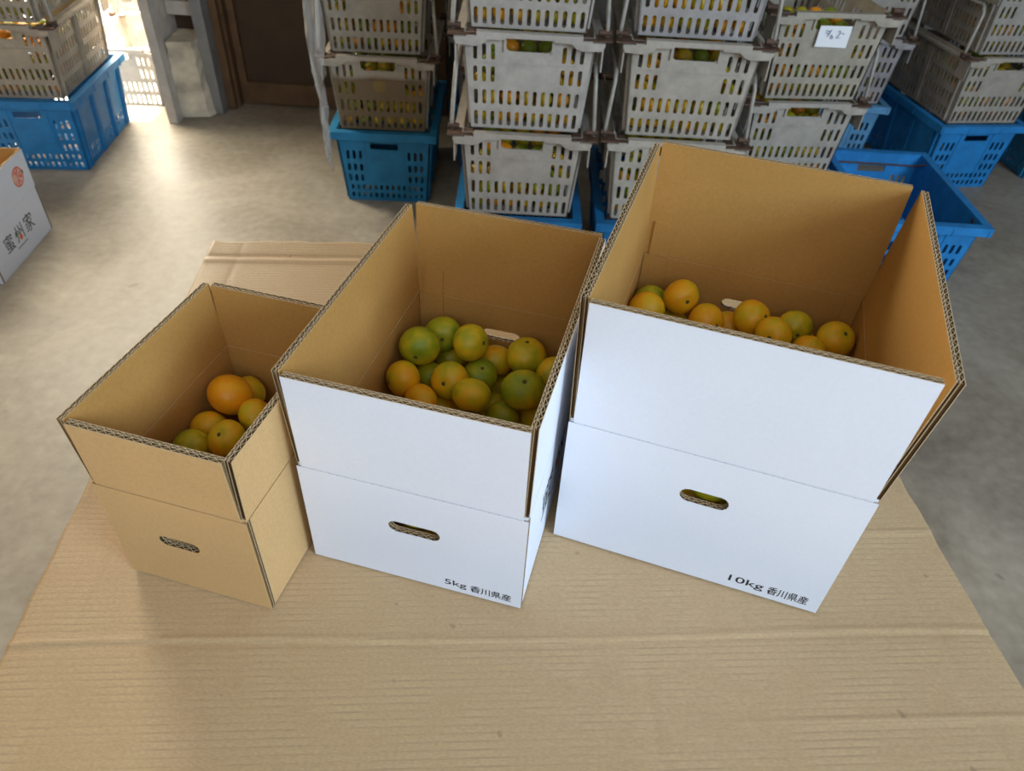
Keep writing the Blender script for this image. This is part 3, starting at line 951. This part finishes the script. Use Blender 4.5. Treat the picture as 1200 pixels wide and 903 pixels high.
def crate_meshes(kind):
    """front is towards -y; origin at the middle of the front bottom edge, floor level"""
    M = {}
    H = GH if kind == 'grey' else BH
    plast = GREY if kind == 'grey' else BLUE
    htop = H - 0.006
    dc = CD_B                                       # centre of the crate lies this far behind the front bottom edge

    def hw(v): return CW_B + (CW_T - CW_B) * v / H
    def hd(v): return CD_B + (CD_T - CD_B) * v / H
    # end panels
    for nm_, sg in (('front_panel', -1), ('back_panel', 1)):
        fn = (lambda s: (lambda u, t, v: (u, dc + s * (hd(v) - t), v)))(sg)
        holes = []
        p = 0.0212
        if kind == 'grey':
            for z in (0.0265, 0.0815):
                holes += [slot(p * (k - 6) * (0.99 + .12 * z), z, .0100, .0375, 0.02 * (k - 6) / 6) for k in range(13)]
            for z in (0.1385, 0.1925):
                for k in (0, 1, 2, 10, 11, 12):
                    holes.append(slot(p * (k - 6) * (1.0 + .12 * z), z, .0100, .0385, 0.02 * (k - 6) / 6))
            holes.append([(-.055, .203), (-.047, .196), (.047, .196), (.055, .203), (.0565, .232), (-.0565, .232)])
        else:
            for z in (0.022, 0.052):
                holes += [slot(p * .95 * (k - 6), z, .0105, .019) for k in range(13)]
            for z in (0.088, 0.128, 0.174):
                for k in (0, 1, 2, 10, 11, 12):
                    holes.append(slot(p * .98 * (k - 6), z, .0105, .026 if z < .17 else .032))
            holes.append([(-.047, .196), (.047, .196), (.047, .218), (-.047, .218)])
        m = MB()
        m.plate([(-hw(0), 0), (hw(0), 0), (hw(htop), htop), (-hw(htop), htop)], holes, 0, PT, fn)
        if kind == 'grey':
            # shallow field and ribs on the outside
            m.box(-.118, .118, -0.0018, 0.0, 0.1642, 0.1672, 0, lambda x, y, z: fn(x, y, z))
            for s in (-1, 1):
                m.box(s * .058 - .003, s * .058 + .003, -0.006, 0.0, 0.196, 0.236, 0, lambda x, y, z: fn(x, y, z))
        else:
            for s in (-1, 1):
                m.box(s * .066 - .0015, s * .066 + .0015, -0.0022, 0.0, 0.004, 0.232, 0, lambda x, y, z: fn(x, y, z))
        M[nm_] = m.mesh(nm_, plast)
    # long sides
    for sg in (-1, 1):
        fn = (lambda s: (lambda u, t, v: (s * (hw(v) - t), dc + u * hd(v) / CD_B, v)))(sg)
        holes = []
        a = CD_B
        m = MB()
        if kind == 'grey':
            for z in (0.028, 0.082, 0.138, 0.190):
                for g0 in (-0.185, 0.03):
                    holes += [slot(g0 + 0.0215 * k + .004, z, .0105, .036) for k in range(8)]
        else:
            for z in (0.030, 0.058):
                for g0 in (-0.175, -0.045, 0.085):
                    holes += [slot(g0 + 0.0215 * k + .004, z, .0110, .021) for k in range(5)]
        m.plate([(-a, 0), (a, 0), (a, htop), (-a, htop)], holes, 0, PT, fn)
        ribs = (-.205, -.008, .008, .205) if kind == 'grey' else (-.21, -.192, -.062, -.05, .068, .08, .192, .21)
        for rb in ribs:
            m.box(rb - .0025, rb + .0025, -0.007, 0.0, 0.004, htop - .012, 0, lambda x, y, z: fn(x, y, z))
        M['side_panel_%d' % sg] = m.mesh('side_panel', plast)
    # base with drain openings
    m = MB()
    holes = [[(x - .028, y - .05), (x + .028, y - .05), (x + .028, y + .05), (x - .028, y + .05)] for x in (-.08, 0.0, .08) for y in (-.14, 0.0, .14)]
    m.plate([(-CW_B + .004, -CD_B + .004), (CW_B - .004, -CD_B + .004), (CW_B - .004, CD_B - .004), (-CW_B + .004, CD_B - .004)], holes, 0.001, 0.005, lambda u, t, v: (u, dc + v, t))
    M['base'] = m.mesh('base', plast)
    # rim
    m = MB()
    RW, RD = 0.180, CD_T + 0.022
    if kind == 'grey':
        # ends: a raised middle with arches down to the corner steps
        out = [(-.180, .2255), (-.174, .214), (-.128, .212), (-.112, .217), (-.100, .2275), (-.058, .2285), (-.058, .2335), (.058, .2335), (.058, .2285), (.100, .2275), (.112, .217), (.128, .212), (.174, .214), (.180, .2255),
               (.180, .2315), (.126, .2315), (.126, .2445), (-.126, .2445), (-.126, .2315), (-.180, .2315)]
        for s in (-1, 1):
            m.plate(out, [], 0, .020, (lambda q: (lambda u, t, v: (u, dc + q * (RD - t), v)))(s))
            m.box(-.150, .150, dc + s * (RD - .004) - .002, dc + s * (RD - .004) + .002, .2315, .2345)
        for s in (-1, 1):
            m.box(min(s * .156, s * .180), max(s * .156, s * .180), dc - RD + .018, dc + RD - .018, .2225, .2310)
            m.box(min(s * .156, s * .160), max(s * .156, s * .160), dc - RD + .06, dc + RD - .06, .2310, .2405)
            for e in (-1, 1):
                # corner skirts
                m.box(min(s * .1745, s * .178), max(s * .1745, s * .178), dc + e * (RD - .035) - .03, dc + e * (RD - .035) + .03, .165, .2225)
    else:
        for s in (-1, 1):
            m.box(-RW, RW, dc + min(s * (RD - .026), s * RD), dc + max(s * (RD - .026), s * RD), BH - .006, BH)
            m.box(-RW, RW, dc + min(s * (RD - .003), s * RD), dc + max(s * (RD - .003), s * RD), BH - .026, BH - .006)
            for x in (-.17, -.066, .066, .17):
                m.box(x - .0018, x + .0018, dc + min(s * (RD - .022), s * (RD + .002)), dc + max(s * (RD - .022), s * (RD + .002)), BH - .029, BH - .006)
            m.box(min(s * (RW - .024), s * RW), max(s * (RW - .024), s * RW), dc - RD + .026, dc + RD - .026, BH - .006, BH)
            m.box(min(s * (RW - .003), s * RW), max(s * (RW - .003), s * RW), dc - RD + .003, dc + RD - .003, BH - .026, BH - .006)
            for y in (-.2, -.07, .07, .2):
                m.box(min(s * (RW - .02), s * (RW + .002)), max(s * (RW - .02), s * (RW + .002)), dc + y - .0018, dc + y + .0018, BH - .029, BH - .006)
    M['rim'] = m.mesh('rim', plast)
    if kind == 'grey':
        # wire bails standing along both long sides, rusty corner plates
        for s in (-1, 1):
            m = MB()
            y0, y1 = dc - RD + .045, dc + RD - .045
            m.tube([(s * .186, y0, .236), (s * .185, y0, .26), (s * .176, y0 + .004, .375), (s * .174, y0 + .018, .398),
                    (s * .174, y1 - .018, .398), (s * .176, y1 - .004, .375), (s * .185, y1, .26), (s * .186, y1, .236)], .0055)
            M['bail_%d' % s] = m.mesh('bail', ROD, True)
            for e in (-1, 1):
                m = MB()
                yc = dc + e * (RD - .030)
                m.box(min(s * .130, s * .196), max(s * .130, s * .196), yc - .022, yc + .022, .2322, .2365)
                m.tube([(s * .166, dc + e * (RD - .045), .2440), (s * .196, dc + e * (RD - .045), .2440)], .0075)
                M['corner_plate_%d_%d' % (s, e)] = m.mesh('corner_plate', RUST)
    else:
        # wire bail folded down inside the rim at each end
        for s in (-1, 1):
            m = MB()
            y = dc + s * (CD_T - .012)
            m.tube([(-.154, y - s * .045, BH - .010), (-.140, y - s * .012, BH - .032), (-.11, y, BH - .036), (.11, y, BH - .036), (.140, y - s * .012, BH - .032), (.154, y - s * .045, BH - .010)], .0032)
            M['bail_%d' % s] = m.mesh('bail', RUST, True)
    return M


CM = {'grey': crate_meshes('grey'), 'blue': crate_meshes('blue')}
random.seed(23)
STUFF = []          # (centre, radius, green) of fruit too small in the photo to stand alone


def crate(kind, x, y, z, rz, label, tint, group, bails=True, dusty=False):
    root = bpy.data.objects.new(kind + '_crate', None); COL.objects.link(root)
    root.location = (x, y, z); root.rotation_euler = (0, 0, rz)
    tag(root, label, 'crate', group)
    for k, me in CM[kind].items():
        if kind == 'grey' and k.startswith('bail') and not bails: continue
        nm_ = 'side_panel' if k.startswith('side') else ('bail' if k.startswith('bail') else ('corner_plate' if k.startswith('corner') else k))
        o = link(nm_, me, rim_o if k.startswith('corner') else root)
        if k == 'rim': rim_o = o
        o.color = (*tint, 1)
        if dusty and k in ('front_panel',):
            o.data = me.copy(); o.data.materials[0] = GREY_DUSTY
            d_ = MB()
            d_.plate([(.021 * math.cos(t * .3142), .150 + .021 * math.sin(t * .3142)) for t in range(20)], [], -.0012, 0.0, lambda u, t, v: (u, t - (CD_T - CD_B) * v / GH, v))
            link('round_mark', d_.mesh('round_mark', MUDMARK), o)['label'] = 'round ochre mark'
    return root


def fill_crate(x, y, z, rz, individual, label, side=0, height=0.175):
    """fruit lying against the front wall (and one long side) of a grey crate"""
    c, s = math.cos(rz), math.sin(rz)
    rnd = random.Random(int((x + 5) * 1000) + int(z * 100))
    spots = []
    rr = 0.0235
    row = 0
    zz = 0.006 + rr
    while zz < height:
        half = CW_B + (CW_T - CW_B) * (zz - .02) / GH - PT - rr - .002
        front = -(CD_T - CD_B) * (zz - .02) / GH + PT + rr + .002
        nx = 6 if row % 2 == 0 else 5
        for i in range(nx):
            fx = -half + 2 * half * (i + (0 if nx == 6 else .5)) / 5
            spots.append((fx + rnd.uniform(-.0012, .0012), front + rnd.uniform(0, .004) + (0.006 if row % 2 else 0), zz))
        if side:
            ny = 9
            for j in range(1, ny - 1):
                spots.append((side * (half - (0.004 if row % 2 else 0)), front + j * .047 + (.023 if row % 2 else 0), zz))
        zz += 0.0415
        row += 1
    for (fx, fy, fz) in spots:
        r = rr * rnd.uniform(.9, .99)
        p = (x + c * fx - s * fy, y + s * fx + c * fy, z + fz)
        gcol = rnd.choice([.15, .3, .4, .5, .6, .7, .8, .55, .9])
        if individual:
            mandarin(p, r, gcol, label, 'mandarins seen through the crate slots', False, low=True, rnd=rnd)
        else:
            STUFF.append((p, r, rnd.random()))
        if fy > .3: continue
        q = (fx * .93, fy + .046, fz + rnd.uniform(-.004, .004))
        STUFF.append(((x + c * q[0] - s * q[1], y + s * q[0] + c * q[1], z + q[2]), r, rnd.random()))
        if fz > .14 and fy < .06:
            for e, up in ((.092, .012), (.138, .024), (.184, .024)):
                STUFF.append(((x + c * q[0] - s * (fy + e), y + s * q[0] + c * (fy + e), z + fz + up), r, rnd.random()))


def stack(x, y, rz, items, base=0.0):
    """items: (kind, label, tint, fruit 0/1/2, options)"""
    z = base
    for i, it in enumerate(items):
        kind, label, tint, fruit = it[:4]
        op = it[4] if len(it) > 4 else {}
        dx, dy, dr = op.get('off', (0, 0, 0))
        last = i == len(items) - 1
        crate(kind, x + dx, y + dy, z + .0004, rz + dr, label, tint, 'grey crates of mandarins' if kind == 'grey' else 'blue crates', not last, op.get('dusty', False))
        if fruit:
            fill_crate(x + dx, y + dy, z + .0004, rz + dr, fruit == 2, 'mandarin behind the slots of the ' + op.get('short', ''), op.get('side', 0))
        z += (GH + 0.0015) if kind == 'grey' else (BH - 0.001)
    return z


GW, GD, GB = (1.06, 1.05, 1.04), (0.92, 0.88, 0.80), (0.86, 0.86, 0.90)
BN = (1, 1, 1)
# stack beside the brown door
stack(-.484, 2.400, R(2.3), [
    ('blue', 'blue crate on the floor under the mud-stained grey crate', (1.2, .98, .80), 0),
    ('grey', 'mud-stained grey crate with a brown band of dirt, on a blue crate', (1.0, .97, .9), 2, dict(short='mud-stained grey crate', dusty=True)),
    ('grey', 'grey crate on top of the mud-stained one beside the brown door', (.86, .86, .82), 1, dict(short='crate above the mud-stained one', off=(-.005, .006, R(.4)))),
])
# stack in the middle behind the 5kg box
stack(-.0133, 1.880, R(1.0), [
    ('blue', 'blue crate at the foot of the stack behind the 5kg box', (.8, .8, .8), 0),
    ('grey', 'lower grey crate of the stack behind the 5kg box', (.98, .95, .92), 2, dict(short='lower grey crate behind the 5kg box')),
    ('grey', 'middle grey crate of the stack behind the 5kg box', (1.12, 1.13, 1.15), 2, dict(short='middle grey crate behind the 5kg box', off=(.004, .002, 0))),
    ('grey', 'topmost grey crate of the stack behind the 5kg box, cut by the upper edge', (1.1, 1.1, 1.12), 2, dict(short='topmost crate behind the 5kg box')),
])
# stack behind the 10kg box
stack(.3876, 1.8935, R(.7), [
    ('blue', 'blue crate at the foot of the stack behind the left flap of the 10kg box', (.8, .8, .8), 0),
    ('grey', 'grey crate half hidden behind the back flap of the 10kg box', (1.1, 1.1, 1.06), 2, dict(short='crate half hidden by the 10kg box')),
    ('grey', 'large grey crate with full slot rows right of the middle stack', (1.05, 1.04, 1.0), 2, dict(short='grey crate right of the middle stack', off=(.006, 0, 0))),
    ('grey', 'bluish grey crate on top, cut by the upper edge, right of the middle stack', (.92, .95, 1.04), 2, dict(short='bluish top crate')),
])
# stack with the paper note
zt = stack(.819, 2.236, R(6.7), [
    ('blue', 'blue crate at the foot of the stack with the paper note', (.9, .9, .9), 0),
    ('grey', 'grey crate under the one with the paper note', (1.02, 1.02, 1.0), 1, dict(short='')),
    ('grey', 'grey crate with a white paper note on its handle', (.98, .95, .86), 1, dict(short='', off=(.008, .0, 0))),
])
# behind it
stack(1.215, 2.930, R(2), [
    ('blue', 'pale blue crate on the floor behind the empty blue crate', (8, 1.5, 1.05), 0),
    ('grey', 'bluish grey crate on the pale blue crate behind the note stack', (.86, .86, .95), 1, dict(short='')),
    ('grey', 'grey crate topmost in the rear stack behind the paper note', (.95, .93, .9), 1, dict(short='')),
])
# right-hand stack
stack(1.700, 2.800, R(9.7), [
    ('blue', 'bright blue crate on the floor under the grey crates at the right edge', (1.3, 1.12, 1.15), 0),
    ('grey', 'grey crate on the bright blue crate at the right edge', (1.0, .96, .9), 1, dict(short='', side=-1)),
    ('grey', 'grey crate in the top right corner, on another grey crate', (.95, .94, .93), 1, dict(short='', side=-1, off=(.008, .006, 0))),
])
# empty crate in front of it
crate('blue', 1.195, 2.000 + .0, .0004, R(0), 'empty open bright blue crate on the floor behind the 10kg box', (1.3, 1.15, 1.2), 'blue crates')
# crate at the right edge of the picture
crate('blue', 2.185, 2.93, .0004, R(3), 'blue crate cut by the right edge of the picture', (2.2, 1.05, .85), 'blue crates')
# rear stack in the dark gap
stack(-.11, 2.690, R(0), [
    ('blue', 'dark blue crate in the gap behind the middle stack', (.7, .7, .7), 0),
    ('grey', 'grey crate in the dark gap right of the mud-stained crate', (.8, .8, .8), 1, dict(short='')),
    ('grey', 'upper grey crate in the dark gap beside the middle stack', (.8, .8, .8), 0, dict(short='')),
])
# stack on the far left in front of the doorway
stack(-1.742, 2.480, R(5.8), [
    ('blue', 'blue crate on the floor at the left under two grey crates, before the doorway', (1, .95, .95), 0),
    ('grey', 'brownish grey crate on the blue crate at the left edge', (.92, .84, .72), 1, dict(short='', side=1)),
    ('grey', 'grey crate in the top left corner of the picture', (.95, .88, .78), 1, dict(short='', side=1)),
])
# pale crates outside in the sun
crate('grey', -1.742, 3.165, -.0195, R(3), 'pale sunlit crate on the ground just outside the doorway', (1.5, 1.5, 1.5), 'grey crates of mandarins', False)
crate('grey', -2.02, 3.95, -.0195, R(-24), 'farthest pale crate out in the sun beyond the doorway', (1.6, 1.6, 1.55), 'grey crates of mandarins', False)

# the rest of the fruit, far back in the crates
ico = bmesh.new()
bmesh.ops.create_icosphere(ico, subdivisions=2, radius=1.0)
iv = [v.co.copy() for v in ico.verts]; iff = [tuple(v.index for v in f.verts) for f in ico.faces]
ico.free()
PCOL = [simple('peel_orange', (.72, .27, .01), .4), simple('peel_yellow', (.58, .37, .015), .4), simple('peel_green', (.19, .23, .012), .4), simple('peel_olive', (.36, .30, .012), .4)]
mb = MB()
for (p, r, g_) in STUFF:
    mb.add([(p[0] + v.x * r, p[1] + v.y * r, p[2] + v.z * r * .9) for v in iv], iff, min(3, int(g_ * 4)))
o = link('mandarins', mb.mesh('mandarins', PCOL, True, False))
tag(o, 'orange, yellow and green mandarins filling the farther grey crates', 'mandarins', kind='stuff')

# ------------------------------------------------------------------ paper note
nr = R(6.7)
nroot = bpy.data.objects.new('paper_note', None); COL.objects.link(nroot)
nx, ny, nz = .819 + .008, 2.236, zt - GH
nroot.location = (nx + math.cos(nr) * .004 + math.sin(nr) * .017, ny - math.cos(nr) * .017, nz)
nroot.rotation_euler = (R(1.5), 0, nr)
tag(nroot, 'white handwritten paper note stuck on the grey crate', 'note')
m = MB(); m.plate([(-.046, .152), (.046, .150), (.046, .208), (-.046, .208)], [], 0, .0004, lambda u, t, v: (u, t - .002 * math.sin((v - .15) * 40), v))
link('sheet', m.mesh('sheet', NOTE), nroot)
m = MB()
for pts in ([(-.028, .196), (-.014, .194)], [(-.027, .190), (-.015, .188)], [(-.012, .198), (-.019, .180)], [(-.008, .186), (-.009, .176), (-.003, .175), (-.003, .181), (-.008, .181)],
            [(.008, .194), (.014, .196), (.015, .188), (.007, .177), (.018, .178)], [(.020, .190), (.027, .188)]):
    m.tube([(u, -.0012 - .002 * math.sin((v - .15) * 40), v) for u, v in pts], .0009, 5)
link('handwriting', m.mesh('handwriting', BLUE_INK), nroot)['label'] = 'dark pen strokes'

# ------------------------------------------------------------------ plastic film hanging beside the left stack
random.seed(8)
nu, nv = 16, 34
vs = []
for j in range(nv + 1):
    v = j / nv
    z = 0.17 + 0.68 * v
    for i in range(nu + 1):
        u = i / nu
        xx = -0.668 + (0.015 + 0.045 * v) * u - 0.012 * v + 0.006 * math.sin(7 * v + 3 * u) + 0.006 * math.sin(19 * v + 9 * u)
        yy = 2.322 + 0.010 * math.sin(13 * u + 4 * v) + 0.009 * math.sin(23 * v + 9 * u) + 0.006 * random.uniform(-1, 1)
        vs.append((xx, yy, z + (0.03 * math.sin(6 * u) if j == 0 else 0)))
fs = [(j * (nu + 1) + i, j * (nu + 1) + i + 1, (j + 1) * (nu + 1) + i + 1, (j + 1) * (nu + 1) + i) for j in range(nv) for i in range(nu)]
m = MB(); m.add(vs, fs)
o = link('plastic_film', m.mesh('plastic_film', FILM, True))
tag(o, 'crumpled clear plastic film hanging beside the crates by the brown door', 'plastic film')
sm = o.modifiers.new('thickness', 'SOLIDIFY'); sm.thickness = 0.0006
